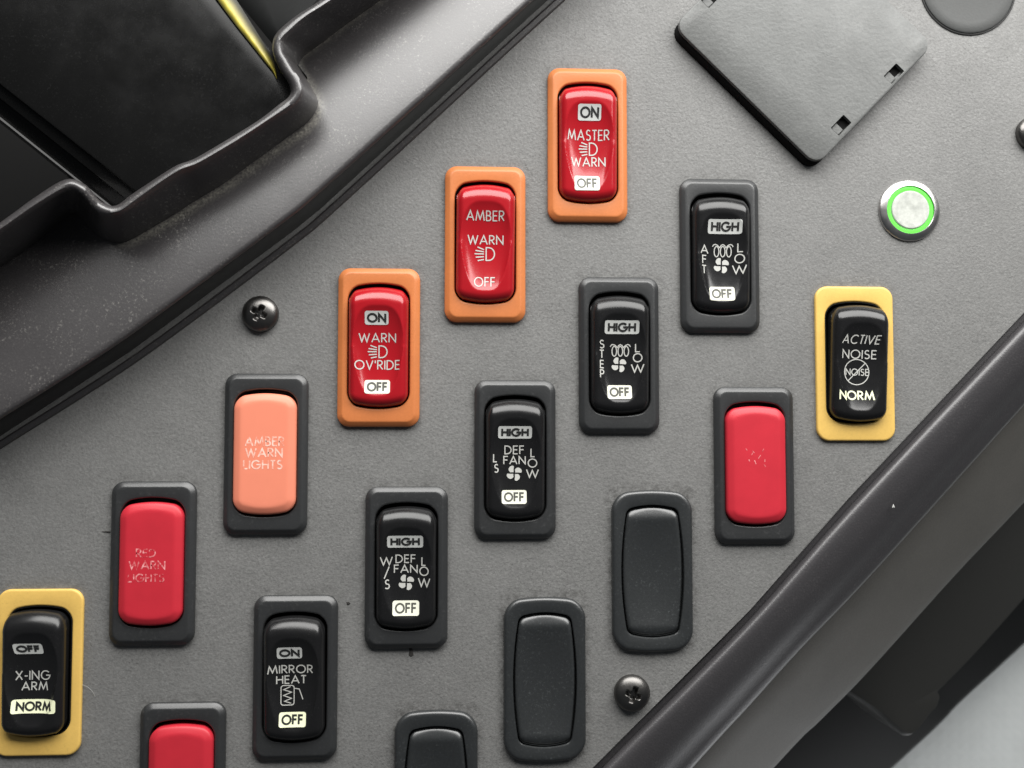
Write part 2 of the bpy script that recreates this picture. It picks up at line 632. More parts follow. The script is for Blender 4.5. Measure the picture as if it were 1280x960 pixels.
GLYPH = {
    'A': (.84, [[(0, 0), (.42, 1), (.84, 0)], [(.15, .32), (.69, .32)]]),
    'B': (.54, [[(0, 0), (0, 1), (.2, 1)] + arc(.22, .76, .24, .24, 90, -90) + [(0, .52)], [(.2, .52)] + arc(.26, .26, .27, .26, 90, -90) + [(0, 0)]]),
    'C': (.86, [arc(.5, .5, .5, .5, 48, 312, 18)]),
    'D': (.72, [[(0, 0), (0, 1), (.2, 1)] + arc(.22, .5, .5, .5, 90, -90, 14) + [(0, 0)]]),
    'E': (.47, [[(.47, 1), (0, 1), (0, 0), (.47, 0)], [(0, .52), (.43, .52)]]),
    'F': (.46, [[(.46, 1), (0, 1), (0, 0)], [(0, .53), (.42, .53)]]),
    'G': (1.0, [arc(.5, .5, .5, .5, 45, 360, 20) + [(.56, .5)]]),
    'H': (.66, [[(0, 0), (0, 1)], [(.66, 0), (.66, 1)], [(0, .52), (.66, .52)]]),
    'I': (.0, [[(0, 0), (0, 1)]]),
    'L': (.42, [[(0, 1), (0, 0), (.42, 0)]]),
    'M': (1.0, [[(0, 0), (.17, 1), (.5, .12), (.83, 1), (1, 0)]]),
    'N': (.74, [[(0, 0), (0, 1), (.74, 0), (.74, 1)]]),
    'O': (1.0, [arc(.5, .5, .5, .5, 90, 450, 26)]),
    'P': (.52, [[(0, 0), (0, 1), (.22, 1)] + arc(.25, .73, .27, .27, 90, -90) + [(0, .46)]]),
    'R': (.56, [[(0, 0), (0, 1), (.22, 1)] + arc(.25, .74, .27, .26, 90, -90) + [(0, .48)], [(.2, .48), (.56, 0)]]),
    'S': (.54, [arc(.28, .76, .23, .24, 40, 270, 10) + arc(.27, .26, .27, .26, 90, -140, 12)[1:]]),
    'T': (.52, [[(0, 1), (.52, 1)], [(.26, 1), (.26, 0)]]),
    'V': (.76, [[(0, 1), (.38, 0), (.76, 1)]]),
    'W': (1.14, [[(0, 1), (.29, 0), (.57, .92), (.85, 0), (1.14, 1)]]),
    'X': (.66, [[(0, 0), (.66, 1)], [(0, 1), (.66, 0)]]),
    "'": (.04, [[(.02, 1), (.02, .72)]]),
    '-': (.3, [[(0, .42), (.3, .42)]]),
    '/': (.4, [[(0, -.1), (.4, 1.1)]]),
}


def ribbon(pts, t, zf, lift, out, closed=False):
    """flat stroke of width t laid on the surface zf"""
    q = [pts[0]]
    for a, b in zip(pts, pts[1:]):
        n = max(1, int(math.hypot(b[0] - a[0], b[1] - a[1]) / 0.55))
        q += [(a[0] + (b[0] - a[0]) * i / n, a[1] + (b[1] - a[1]) * i / n) for i in range(1, n + 1)]
    closed = math.hypot(q[0][0] - q[-1][0], q[0][1] - q[-1][1]) < 1e-6
    vs, fs = out
    o = len(vs)
    n = len(q)
    for i, p in enumerate(q):
        a = q[i - 1] if i > 0 else (q[-2] if closed else None)
        b = q[i + 1] if i < n - 1 else (q[1] if closed else None)

        def nrm(s, e):
            l = math.hypot(e[0] - s[0], e[1] - s[1]) or 1
            return (-(e[1] - s[1]) / l, (e[0] - s[0]) / l)
        n1 = nrm(a, p) if a else nrm(p, b)
        n2 = nrm(p, b) if b else n1
        mx, my = n1[0] + n2[0], n1[1] + n2[1]
        ml = math.hypot(mx, my)
        if ml < 0.2:
            mx, my, k = n1[0], n1[1], 1.0
        else:
            mx, my = mx / ml, my / ml
            k = min(1 / max(mx * n1[0] + my * n1[1], 0.2), 2.2)
        ex = ey = 0
        if not closed and i in (0, n - 1):      # square ends
            s = -1 if i == 0 else 1
            ex, ey = s * n1[1] * t * 0.15, -s * n1[0] * t * 0.15
        for sg in (1, -1):
            x, y = p[0] + ex + sg * mx * k * t / 2, p[1] + ey + sg * my * k * t / 2
            vs.append((x, y, zf(x, y) + lift))
    for i in range(n - 1):
        fs.append((o + 2 * i, o + 2 * i + 1, o + 2 * i + 3, o + 2 * i + 2))


def text_strokes(s, box, t):
    """strokes of the word s fitted to box = (x0, y0, x1, y1)"""
    x0, y0, x1, y1 = box
    x0 += t / 2
    x1 -= t / 2
    y0 += t / 2
    y1 -= t / 2
    gap = 0.27
    adv, wid = [], 0
    for ch in s:
        if wid or adv:
            wid += gap
        adv.append(wid)
        wid += GLYPH[ch][0]
    sx = (x1 - x0) / wid if wid > 0 else 0
    res = []
    for ch, a in zip(s, adv):
        for st in GLYPH[ch][1]:
            res.append([(x0 + (a + x) * sx, y0 + y * (y1 - y0)) for x, y in st])
    return res


class Face:
    """writes on one switch: boxes are given as the photo's pixels, taken to the surface they are printed on"""

    def __init__(s, key, part, zf, zmean):
        s.c, s.part, s.zf, s.zm, s.lift = CEN[key], part, zf, zmean, 0.09

    def box(s, x0, y0, x1, y1):
        xm, ym = (x0 + x1) / 2, (y0 + y1) / 2
        z = s.zm
        for _ in range(3):
            p = P(xm, ym, z)
            z = s.zf(p.x - s.c[0], p.y - s.c[1])
        a, b = P(x0, y1, z), P(x1, y0, z)
        return (a.x - s.c[0], a.y - s.c[1], b.x - s.c[0], b.y - s.c[1])

    def put(s, name, strokes, t, mat, lift=None):
        lift = s.lift if lift is None else lift
        vs, fs = [], []
        for i, st in enumerate(strokes):
            ribbon(st, t, s.zf, lift + 0.006 * (i % 5), (vs, fs))
        return mk(name, vs, fs, mat, s.part, smooth=True, recalc=False)

    def words(s, items, mat='white', name='lettering', t=0.345, shear=0.0):
        st = []
        for w, *bx in items:
            b = s.box(*bx)
            q = text_strokes(w, b, t)
            if shear:
                q = [[(x + shear * (y - (b[1] + b[3]) / 2), y) for x, y in k] for k in q]
            st += q
        return s.put(name, st, t, M[mat])

    def plate(s, word, x0, y0, x1, y1, mat='plate', ink='dark_ink', t=0.62, skew=0.0, pad=(0.12, 0.15)):
        b = s.box(x0, y0, x1, y1)
        cx, cy, w, h = (b[0] + b[2]) / 2, (b[1] + b[3]) / 2, b[2] - b[0], b[3] - b[1]
        base = outline(w, h, 0.7, nc=4, ns=12, nl=8)
        base = [(x + skew * y, y) for x, y in base]
        rings = [[(cx + x * k, cy + y * k, s.zf(cx + x * k, cy + y * k) + 0.11) for x, y in base] for k in [1 - i / 26 for i in range(26)]]
        v, f = loft(rings, cap_last=True)
        o = mk('label_plate', v, f, M[mat], s.part, recalc=False)
        st = text_strokes(word, (b[0] + w * pad[0] * 0.75, b[1] + h * pad[1], b[2] - w * pad[0] * 0.75, b[3] - h * pad[1]), t)
        s.put('plate_lettering', [[(x + skew * (y - cy), y) for x, y in k] for k in st], t, M[ink], 0.17)
        return o

    def headlight(s, x0, y0, x1, y1):
        b = s.box(x0 + 0.5, y0 + 1.6, x1 - 0.5, y1 - 1.4)
        w, h = b[2] - b[0], b[3] - b[1]
        X = lambda u: b[0] + u * w
        Y = lambda u: b[1] + u * h
        st = [[(X(.56), Y(.04)), (X(.56), Y(.96)), (X(.66), Y(.96))] + [(X(u), Y(q)) for u, q in arc(.68, .5, .29, .46, 90, -90, 12)] + [(X(.56), Y(.04))]]
        for k in range(5):
            yy = .92 - .21 * k
            x_in, x_out = .44, (.14, .04, 0.0, .06, .16)[k]
            st.append([(X(x_in), Y(yy - (.10 if k < 3 else .02) * (2 - k) * .5)), (X(x_out), Y(yy + (2 - k) * .035))])
        return s.put('headlight_symbol', st, 0.36, M['white'])

    def fan(s, x0, y0, x1, y1):
        b = s.box(x0, y0, x1, y1)
        cx, cy, r = (b[0] + b[2]) / 2, (b[1] + b[3]) / 2, (b[3] - b[1]) / 2
        vs, fs = [], []
        for k in range(4):
            a0 = 90 * k - 4
            pol = [(0.14, 42), (0.5, 14)] + [((0.86, 0.95, 1.0, 1.0, 0.99, 0.97, 0.94, 0.90, 0.84, 0.74, 0.60, 0.46)[i], 7 + 6.9 * i) for i in range(12)] + [(0.34, 74), (0.22, 60)]
            pts = [(cx + r * q * math.cos(math.radians(a0 + an)), cy + r * q * math.sin(math.radians(a0 + an))) for q, an in pol]
            mx, my = sum(p[0] for p in pts) / 16, sum(p[1] for p in pts) / 16
            o = len(vs)
            for q in (1, 0.5):
                vs += [(mx + (x - mx) * q, my + (y - my) * q, s.zf(mx + (x - mx) * q, my + (y - my) * q) + 0.09 + 0.004 * k) for x, y in pts]
            vs.append((mx, my, s.zf(mx, my) + 0.09 + 0.004 * k))
            for i in range(16):
                j = (i + 1) % 16
                fs += [(o + i, o + j, o + 16 + j, o + 16 + i), (o + 16 + i, o + 16 + j, o + 32)]
        return mk('fan_symbol', vs, fs, M['white'], s.part, recalc=False)

    def coil(s, x0, y0, x1, y1):
        b = s.box(x0, y0, x1, y1)
        w, h = b[2] - b[0], b[3] - b[1]
        st = []
        for u in (.2, .5, .8):
            st.append([(b[0] + w * x, b[1] + h * y) for x, y in arc(u, .42, .115, .40, 90, 450, 20)])
        st.append([(b[0] + w * x, b[1] + h * y) for x, y in ((0, .80), (.06, .94), (.14, .97), (.24, .90), (.35, .72), (.42, .90), (.5, .96), (.58, .90), (.65, .72), (.76, .90), (.86, .97), (.94, .94), (1, .80))])
        return s.put('heater_symbol', st, 0.30, M['white'])


# ------------------------------------------------------------------ rocker switches
ROCK = [
    ('master', 'orange', 'frame', 'red_gloss', 'red rocker switch in orange frame lettered MASTER WARN', 'rocker switches in orange frames'),
    ('amber', 'orange', 'frame', 'red_gloss', 'red rocker switch in orange frame lettered AMBER WARN OFF, no white boxes', 'rocker switches in orange frames'),
    ('override', 'orange', 'frame', 'red_gloss', "red rocker switch in orange frame lettered WARN OV'RIDE", 'rocker switches in orange frames'),
    ('aft', 'black', 'frame', 'black_gloss', 'black heater fan rocker switch lettered AFT and LOW', 'black framed rocker switches'),
    ('step', 'black', 'frame', 'black_gloss', 'black heater fan rocker switch lettered STEP and LOW', 'black framed rocker switches'),
    ('left_side', 'black', 'frame', 'black_gloss', 'black defroster fan rocker switch lettered LS DEF FAN', 'black framed rocker switches'),
    ('windshield', 'black', 'frame', 'black_gloss', 'black defroster fan rocker switch lettered W/S DEF FAN', 'black framed rocker switches'),
    ('mirror', 'black', 'frame', 'black_gloss', 'black rocker switch lettered MIRROR HEAT with a heated mirror symbol', 'black framed rocker switches'),
    ('crossing', 'yellow', 'thin', 'black_gloss', 'black rocker switch in flat yellow frame lettered X-ING ARM', 'rocker switches in yellow frames'),
    ('noise', 'yellow', 'thin', 'black_gloss', 'black rocker switch in flat yellow frame lettered ACTIVE NOISE NORM', 'rocker switches in yellow frames'),
]
FACE = {}
for key, fcol, fkind, rmat, label, grp in ROCK:
    t = thing('rocker_switch', label, 'switch', (*CEN[key], 0), grp)
    cached(('frame', fcol), 'frame', lambda: frame_mesh(fkind), M[fcol], t)
    if fkind == 'thin':
        cached('sleeve', 'inner_sleeve', lambda: loft([z3(opening(g), z) for g, z in
                                                        ((-0.02, 0.5), (-0.05, 0.9), (-0.3, 0.95), (-0.4, 0.7), (-0.42, -5.5))], cap_last=True), M['inner'], t)
    else:
        cached('sleeve_low', 'inner_sleeve', lambda: loft([z3(opening(g), z) for g, z in
                                                            ((-0.03, 1.3), (-0.10, 1.35), (-0.2, 1.1), (-0.25, -5.5))], cap_last=True), M['inner'], t)
    r = cached(('rocker', rmat), 'rocker', rocker_mesh, M[rmat], t)
    FACE[key] = Face(key, r, rocker_z, 4.6)
    dx, turn = {'noise': (0.55, -1.6), 'crossing': (-0.7, 0.0), 'amber': (0.05, -0.5), 'mirror': (-0.1, 0.5)}.get(key, (0.0, 0.0))
    r.location = (dx * MM, 0, 0)               # these rockers sit a little askew in their openings
    r.rotation_euler = (0, 0, math.radians(turn))
    FACE[key].c = (CEN[key][0] + dx, CEN[key][1])

F = FACE['master']
F.plate('ON', 722.5, 131.3, 751.3, 150, 'plate', 'dark_ink')
F.words([('MASTER', 709, 163, 761.3, 175.5), ('WARN', 713.5, 197, 756.5, 208.5)])
F.headlight(723, 177, 747.5, 196)
F.plate('OFF', 718, 220, 749.5, 238.3, 'plate_lit', 'grey_ink', t=0.56)
F = FACE['amber']
F.words([('AMBER', 582.5, 263.8, 630.3, 276), ('WARN', 584.3, 294.3, 629.3, 305.8), ('OFF', 592.8, 346.3, 619.5, 358.8)])
F.headlight(593, 307.5, 619.5, 327.5)
F = FACE['override']
F.plate('ON', 456, 389, 485.7, 405.7, 'plate', 'dark_ink')
F.words([('WARN', 448.4, 416.6, 495.3, 428.2), ("OV'RIDE", 443.6, 450.3, 500.2, 462.2)])
F.headlight(459.4, 430.3, 485.2, 449)
F.plate('OFF', 455.6, 475, 487.6, 492, 'plate_lit', 'grey_ink', t=0.58)
F = FACE['aft']
F.plate('HIGH', 884.8, 275, 927, 292, 'plate', 'dark_ink')
F.words([('A', 875.2, 306, 885.6, 317), ('F', 877.3, 318.6, 883.3, 329.5), ('T', 876.8, 331, 883.4, 342), ('L', 921.8, 304, 928.6, 315.3),
         ('O', 918.3, 317.4, 930.3, 329.3), ('W', 915.7, 331.3, 932.2, 342.6)])
F.coil(890.5, 305.5, 916, 321.3)
F.fan(891.8, 322.2, 911.3, 342)
F.plate('OFF', 886.6, 358.6, 918, 375.8, 'plate_lit', 'grey_ink', t=0.58)
F = FACE['step']
F.plate('HIGH', 755.8, 401, 798.6, 417.3, 'plate', 'dark_ink')
F.words([('S', 749, 424.8, 755.6, 435.6), ('T', 749, 437, 755.4, 447.8), ('E', 749.6, 449.8, 755.2, 460.4), ('P', 749.6, 461.6, 755.6, 472.2),
         ('L', 793.8, 429.6, 800, 440.4), ('O', 791.2, 441.4, 802.6, 453), ('W', 789, 455, 804.6, 466)])
F.coil(762.8, 430.4, 787.8, 445.5)
F.fan(764.2, 446.3, 783, 465.6)
F.plate('OFF', 759, 481.6, 789.6, 498.6, 'plate_lit', 'grey_ink', t=0.58)
F = FACE['left_side']
F.plate('HIGH', 622.6, 532.8, 664.8, 548.2, 'plate', 'dark_ink')
F.words([('DEF', 630.4, 556.8, 655.3, 568), ('FAN', 629, 569.8, 657.2, 580.6), ('L', 616.2, 567.2, 621.6, 578), ('S', 617.4, 579.8, 623.4, 591),
         ('L', 663, 560.4, 668.6, 571.6), ('O', 659.6, 573, 671.4, 584.6), ('W', 657.6, 586.4, 673.2, 597.4)])
F.fan(632.8, 581.5, 652.8, 601.4)
F.plate('OFF', 627, 612.6, 658.2, 629.8, 'plate_lit', 'grey_ink', t=0.52)
F = FACE['windshield']
F.plate('HIGH', 484, 669.3, 529, 684.7, 'plate', 'dark_ink')
F.words([('DEF', 494.3, 692.8, 519.8, 704), ('FAN', 492.3, 705.4, 522.2, 716.4), ('W', 475, 695.6, 491, 707), ('/', 479.8, 709, 487, 722.4), ('S', 480.8, 724.2, 487.4, 736.4),
         ('L', 526.6, 696, 532.4, 707.4), ('O', 524, 708, 536, 720), ('W', 522.2, 722.2, 538, 734)])
F.fan(497.6, 717.6, 518.3, 738)
F.plate('OFF', 490.6, 750.6, 524, 769.5, 'plate_lit', 'grey_ink', t=0.52)
F = FACE['mirror']
F.plate('ON', 346.5, 808.6, 378, 823.6, 'plate', 'dark_ink')
F.words([('MIRROR', 335, 830.4, 391.7, 842.2), ('HEAT', 345.4, 843.6, 383.3, 855)])
b = F.box(350.8, 854.8, 379.2, 881.6)
w, h = b[2] - b[0], b[3] - b[1]
rr = [(b[0] + w * .30 + x, b[1] + h * .48 + y) for x, y in outline(w * .58, h * .92, 0.7, nc=4, ns=3, nl=4)]
zig = [(b[0] + w * u, b[1] + h * v_) for u, v_ in ((.42, .88), (.12, .74), (.48, .62), (.12, .47), (.48, .33), (.16, .2), (.46, .1))]
F.put('mirror_symbol', [rr + [rr[0]], zig, [(b[0] + w * u, b[1] + h * v_) for u, v_ in ((.62, .80), (.82, .76), (.98, .28))]], 0.26, M['white'])
F.plate('OFF', 348.4, 890, 382.2, 908.7, 'cream', 'dark_ink', t=0.58)
F = FACE['crossing']
F.plate('OFF', 17.3, 804, 54, 817.8, 'plate', 'dark_ink', skew=-0.18)
F.words([('X-ING', 19.8, 837.4, 64, 850.3), ('ARM', 27, 851.6, 61, 863.2)])
F.plate('NORM', 15.3, 873.6, 71.5, 891.5, 'cream', 'dark_ink', t=0.58)
F = FACE['noise']
F.words([('ACTIVE', 1052, 418.8, 1099, 430), ], shear=0.2)
F.words([('NOISE', 1051.8, 437.4, 1094.8, 448.6)])
F.words([('NORM', 1048.8, 488.6, 1093.6, 500.4)], mat='cream', name='lit_lettering', t=0.48)
b = F.box(1070.7 - 15.8, 465.3 - 15.8, 1070.7 + 15.8, 465.3 + 15.8)
cx, cy, rr = (b[0] + b[2]) / 2, (b[1] + b[3]) / 2, (b[2] - b[0]) / 2 - 0.15
F.put('no_noise_symbol', [arc(cx, cy, rr, rr, 0, 360, 36), [(cx - rr * .68, cy - rr * .7), (cx + rr * .68, cy + rr * .7)]]
      + text_strokes('NOISE', F.box(1056.8, 461, 1086, 469.6), 0.24), 0.28, M['white'])

# ------------------------------------------------------------------ indicator lamps
for key, mat, label in (
        ('amber_lamp', 'amber_pad', 'salmon orange indicator lamp in black frame with worn AMBER WARN LIGHTS lettering'),
        ('red_lamp', 'red_pad', 'red indicator lamp with worn RED WARN LIGHTS lettering'),
        ('red_plain', 'red_pad', 'red indicator lamp below left of the ACTIVE NOISE switch, lettering rubbed off'),
        ('red_low', 'red_pad', 'red indicator lamp cut by the bottom edge, left of the MIRROR HEAT switch')):
    t = thing('indicator_lamp', label, 'indicator lamp', (*CEN[key], 0), 'indicator lamps in black frames')
    cached(('frame', 'black'), 'frame', lambda: frame_mesh('frame'), M['black'], t)
    r = cached(('pad', mat), 'lens', pad_mesh, M[mat], t)
    FACE[key] = Face(key, r, pad_z, 4.4)
    FACE[key].lift = 0.02
FACE['amber_lamp'].words([('AMBER', 306, 545.6, 355.6, 557.9), ('WARN', 306.4, 559.8, 353.6, 571.8), ('LIGHTS', 303.6, 574.8, 353.2, 586.8)], 'amber_worn', t=0.44)
FACE['red_lamp'].words([('RED', 169.6, 685.6, 195, 696.8), ('WARN', 160.6, 700.8, 206.8, 712.2), ('LIGHTS', 159.4, 716.8, 205.6, 728)], 'red_worn', t=0.40)
F = FACE['red_plain']
random.seed(4)
st = []
for px, py in ((934, 560), (937, 574), (943, 563), (948, 570), (953, 561), (956, 574), (957, 580), (945, 577), (939, 567)):
    q = F.box(px, py, px + 3, py + 3)
    st.append([(q[0], q[1]), (q[0] + random.uniform(-.8, .8), q[3] + random.uniform(-.2, .4))])
F.put('rubbed_lettering', st, 0.28, M['red_worn'])

# ------------------------------------------------------------------ blank plugs
for key, label in (('blank_upper', 'blank black switch plug below left of the plain red indicator lamp'),
                   ('blank_mid', 'blank black switch plug just left of the screw by the edge trim'),
                   ('blank_low', 'blank black switch plug cut by the bottom edge of the photo')):
    t = thing('blank_plug', label, 'switch blank', (*CEN[key], 0), 'blank switch plugs')
    cached('plugframe', 'frame', lambda: frame_mesh('plug'), M['blank'], t)
    cached('plugpad', 'centre_pad', plug_mesh, M['blank'], t)


# ------------------------------------------------------------------ screws
def screw(px, py, r, turn, label):
    c = P(px, py, 1.5)
    t = thing('panel_screw', label, 'screw', (c.x, c.y, 0), 'panel screws')
    n, k = 72, 34
    ar = math.radians(turn)

    def h(x, y):
        d = math.hypot(x, y) / r
        z = 0.9 + 2.9 * math.sqrt(max(0, 1 - d * d * 0.98))
        u, v_ = x * math.cos(ar) + y * math.sin(ar), -x * math.sin(ar) + y * math.cos(ar)
        L_, w_ = 0.36 * r, 0.10 * r
        def slot(a, b):
            return sstep(L_ + 0.12 * r, L_ - 0.1 * r, abs(a)) * sstep(w_ + 0.06 * r, w_ - 0.02 * r, abs(b))
        dip = max(slot(u, v_), slot(v_, u), sstep(0.30 * r, 0.16 * r, abs(u) + abs(v_)))
        return z - 2.0 * dip
    rings = [[(r * math.cos(2 * math.pi * i / n), r * math.sin(2 * math.pi * i / n), -0.5) for i in range(n)]]
    for s in range(k):
        q = r * math.sin(math.pi / 2 * (1 - s / k))
        rings.append([(q * math.cos(2 * math.pi * i / n), q * math.sin(2 * math.pi * i / n), h(q * math.cos(2 * math.pi * i / n), q * math.sin(2 * math.pi * i / n))) for i in range(n)])
    v, f = loft(rings, cap_last=True)
    mk('screw_head', v, f, M['screw'], t, angle=60)
    return t


screw(325, 392, 5.5, 62, 'black cross head screw left of the orange framed switches')
screw(790.5, 867, 5.5, 70, 'black cross head screw beside the edge trim and the blank plugs')
screw(1293, 166, 5.5, 20, 'black screw half cut off by the right edge of the photo')

# ------------------------------------------------------------------ lit push button
c = P(1138.5, 262, 1.5)
t = thing('push_button', 'round steel push button with glowing green ring', 'push button', (c.x, c.y, 0))
v, f = lathe([(9.9, -0.5), (9.95, 0.45), (9.75, 0.8), (9.2, 1.15), (8.3, 1.5), (7.75, 1.6), (7.6, 1.45), (7.6, 0.3)], 96)
mk('steel_bezel', v, f, M['steel'], t)
v, f = lathe([(7.58, 0.4), (7.5, 1.1), (6.9, 1.18), (6.3, 1.1), (6.2, 0.4)], 96)
mk('light_ring', v, f, M['green'], t)
v, f = lathe([(6.15, 0.3), (6.1, 1.4), (5.9, 1.6), (5.4, 1.65), (3.5, 1.45), (1.5, 1.35), (0.02, 1.33)], 96)
mk('button_cap', v, f, M['button'], t)

# ------------------------------------------------------------------ cover plate, top right
zt = 4.4
q = [P(843, 30, zt), P(1018, 213, zt), P(1171, 56, zt)]
q = [P(848, 26, zt), P(1021, 207, zt), P(1167, 56, zt)]
e1 = (q[0] - q[1])
e2 = (q[2] - q[1])
Lx, Ly = e2.length, e1.length
ux = e2.normalized()
uy = Vector((-ux.y, ux.x, 0))
if uy.dot(e1) < 0:
    uy = -uy
t = thing('cover_plate', 'square grey cover plate turned diagonally, with small slots along its edge', 'cover plate', (0, 0, 0))


def loc2(p):
    d = p - q[1]
    return (d.dot(ux), d.dot(uy))


def rect(w, h, r, cx, cy):
    return [(x + cx, y + cy) for x, y in outline(w, h, r, nc=6, ns=1, nl=1)]


def tow(pts, z):
    return [(q[1].x + ux.x * a + uy.x * b_, q[1].y + ux.y * a + uy.y * b_, z) for a, b_ in pts]


slots = []
for px, py, w_, h_ in ((1117.5, 92, 6.0, 3.6), (1051.5, 156.5, 6.0, 3.6), (889, -3, 6.0, 3.6)):
    a, b_ = loc2(P(px, py, zt))
    slots.append((a, b_, w_, h_))
ring = lambda d, z: tow(rect(Lx - 2 * d, Ly - 2 * d, 4.2 - d * 0.6, Lx / 2, Ly / 2), z)
parts = [loft([ring(1.6, zt - 1.6), ring(0.0, zt - 1.5), ring(0, zt - 0.55), ring(0.15, zt - 0.15), ring(0.5, zt)])]
hl = [rect(w_, h_, 0.35, a, b_) for a, b_, w_, h_ in slots]
fv, ff = filled(rect(Lx - 1.0, Ly - 1.0, 3.9, Lx / 2, Ly / 2), hl, zt)
parts.append((tow([(x, y) for x, y, z in fv], zt), ff))
for h_ in hl:
    parts.append(loft([tow(h_, zt), tow(h_, zt - 1.6)]))
v, f = join(*parts)
gask = lambda d, z: tow([(x - 1.15, y - 0.1) for x, y in rect(Lx - 2 * d, Ly - 2 * d, 4.4, Lx / 2, Ly / 2)], z)
bv, bf = loft([gask(0.0, 0.0), gask(0.1, 1.6), gask(0.8, zt - 1.7)], cap_last=True)
mk('gasket_base', bv, bf, M['inner'], t)
bm = bmesh.new()
me = bpy.data.meshes.new('plate')
me.from_pydata([(a * MM, b_ * MM, c_ * MM) for a, b_, c_ in v], [], f)
bm.from_mesh(me)
bmesh.ops.remove_doubles(bm, verts=bm.verts, dist=2e-6)
bmesh.ops.recalc_face_normals(bm, faces=bm.faces)
bm.to_mesh(me)
bm.free()
me.shade_smooth()
me.set_sharp_from_angle(angle=math.radians(30))
me.materials.append(M['cover'])
link('plate', me, t)
for a, b_, w_, h_ in slots:       # a catch tab fills half of each slot
    rg = lambda d, z: tow(rect(w_ * 0.42 - 2 * d, h_ * 0.86 - 2 * d, 0.3, a - w_ * 0.24, b_), z)
    v, f = loft([rg(0, zt - 2.4), rg(0, zt - 1.0), rg(0.2, zt - 0.8)], cap_last=True)
    mk('catch_tab', v, f, M['cover'], t)

# round cap beside it
c = P(1209.5, -16)
t = thing('round_cap', 'round flush grey cap cut by the top edge of the photo', 'cap', (c.x, c.y, 0))
v, f = lathe([(16.0, 0.02), (15.95, 0.35), (15.7, 0.45), (15.5, 0.3), (15.45, 0.05)], 120)
mk('rim', v, f, M['gasket'], t)
v, f = lathe([(15.4, 0.03), (15.3, 0.5), (14.8, 0.75), (12, 0.5), (8, 0.2), (4, 0.08), (0.02, 0.04)], 120)
mk('disc', v, f, M['cap'], t)

# ------------------------------------------------------------------ upper left trim
seam = [(-120, 640), (0, 561), (86, 507), (172, 451), (275, 376), (375, 300), (411, 270), (525, 166), (640, 60), (706, 0), (860, -140)]


def shifted(line, d):
    out = []
    for i, p in enumerate(line):
        a, b_ = line[max(i - 1, 0)], line[min(i + 1, len(line) - 1)]
        tx, ty = b_[0] - a[0], b_[1] - a[1]
        l = math.hypot(tx, ty)
        dd = d if not callable(d) else d(p[0])
        out.append((p[0] + ty / l * dd, p[1] - tx / l * dd))
    return out


def lift(line, z):
    return [tuple(P(x, y, z)) for x, y in line]


def wallw(x):          # width in the photo of the dark flank: 30 px at the left, 26 px at the top
    return 31 - 5 * sstep(200, 700, x)


seam_s = smoothline(seam, 5)
t = thing('dash_trim', 'dark moulded trim with raised winding rim around the black housing', 'dashboard trim', (0, 0, 0))
rings = [lift(shifted(seam_s, -2), -0.5), lift(shifted(seam_s, 0), 0.5), lift(shifted(seam_s, 1.5), 1.3), lift(shifted(seam_s, 7), 1.6), lift(shifted(seam_s, 9), 1.2)]
v, f = loft(rings, close=False)
mk('seam_lip', v, f, M['trim'], t)
L2 = shifted(seam_s, wallw)
L2b = shifted(seam_s, lambda x: wallw(x) + 5)
RIB = [  # base, crest, inner edge in photo pixels
    ((640, -125), (600, -133), (590, -137)), ((540, -48), (506, -60), (496, -64)), ((460, 9), (417, 0), (408, -3)), ((425, 33), (383, 22), (375, 18)),
    ((400, 52), (364, 39), (355, 34)), ((384, 63), (354, 49), (345, 45)), ((375, 72), (351.5, 57), (342, 56)), ((372, 81), (353, 65), (343, 67)),
    ((376, 88), (358, 73), (347, 77)), ((383, 99), (365, 85), (353, 89)), ((391, 111), (373, 96), (361, 101)), ((398, 124), (377.5, 107), (365, 110)),
    ((400, 132), (377, 116), (365, 117)), ((396, 146), (371, 127), (360, 124)), ((383, 161), (359, 137), (352, 130)), ((359, 178), (332, 154), (327, 149)),
    ((320, 206), (299, 176), (294, 170)), ((285, 232), (262, 198), (257, 192)), ((262, 246), (245, 207), (240, 201)), ((240, 259), (228, 213), (223, 207)),
    ((222, 271), (211, 223), (206, 217)), ((190, 289), (187, 240), (182, 233)), ((165, 302), (168, 254), (163, 246)), ((150, 306), (152, 265), (150, 256)),
    ((136, 303), (138, 268), (140, 259)), ((122, 294), (126, 266), (131, 256)), ((110, 281), (117, 259), (123, 251)), ((102, 270), (109, 249), (115, 242)),
    ((93, 263), (100, 240), (104, 231)), ((80, 268), (84, 236), (82, 226)), ((41, 299), (45, 258), (43, 249)), ((0, 328), (0, 289), (0, 280)), ((-120, 412), (-120, 372), (-120, 363))]
flat = smoothline([(*a, *b_, *c_) for a, b_, c_ in RIB], 5)
base = [(r_[0], r_[1]) for r_ in flat]
crest = [(r_[2], r_[3]) for r_ in flat]
inner = [(r_[4], r_[5]) for r_ in flat]
tt = lambda p: 0.75 * p[0] - 0.66 * p[1]


def match(line, pts):
    """for each point of pts the point of line level with it along the trim"""
    ts = [tt(p) for p in line]
    out = []
    us = [tt(p) for p in pts]
    ext = [us[0] + (us[0] - us[1]) * k for k in range(14, 0, -1)] + us + [us[-1] + (us[-1] - us[-2]) * k for k in range(1, 15)]
    us = [sum(ext[i:i + 29]) / 29 for i in range(len(us))]
    for i_ in range(1, len(us)):
        us[i_] = min(us[i_], us[i_ - 1] - 0.02)
    for u in us:
        for i in range(len(line) - 1):
            if ts[i] <= u <= ts[i + 1]:
                k = (u - ts[i]) / (ts[i + 1] - ts[i])
                out.append((line[i][0] + k * (line[i + 1][0] - line[i][0]), line[i][1] + k * (line[i + 1][1] - line[i][1])))
                break
        else:
            out.append(line[0] if u < ts[0] else line[-1])
    return out


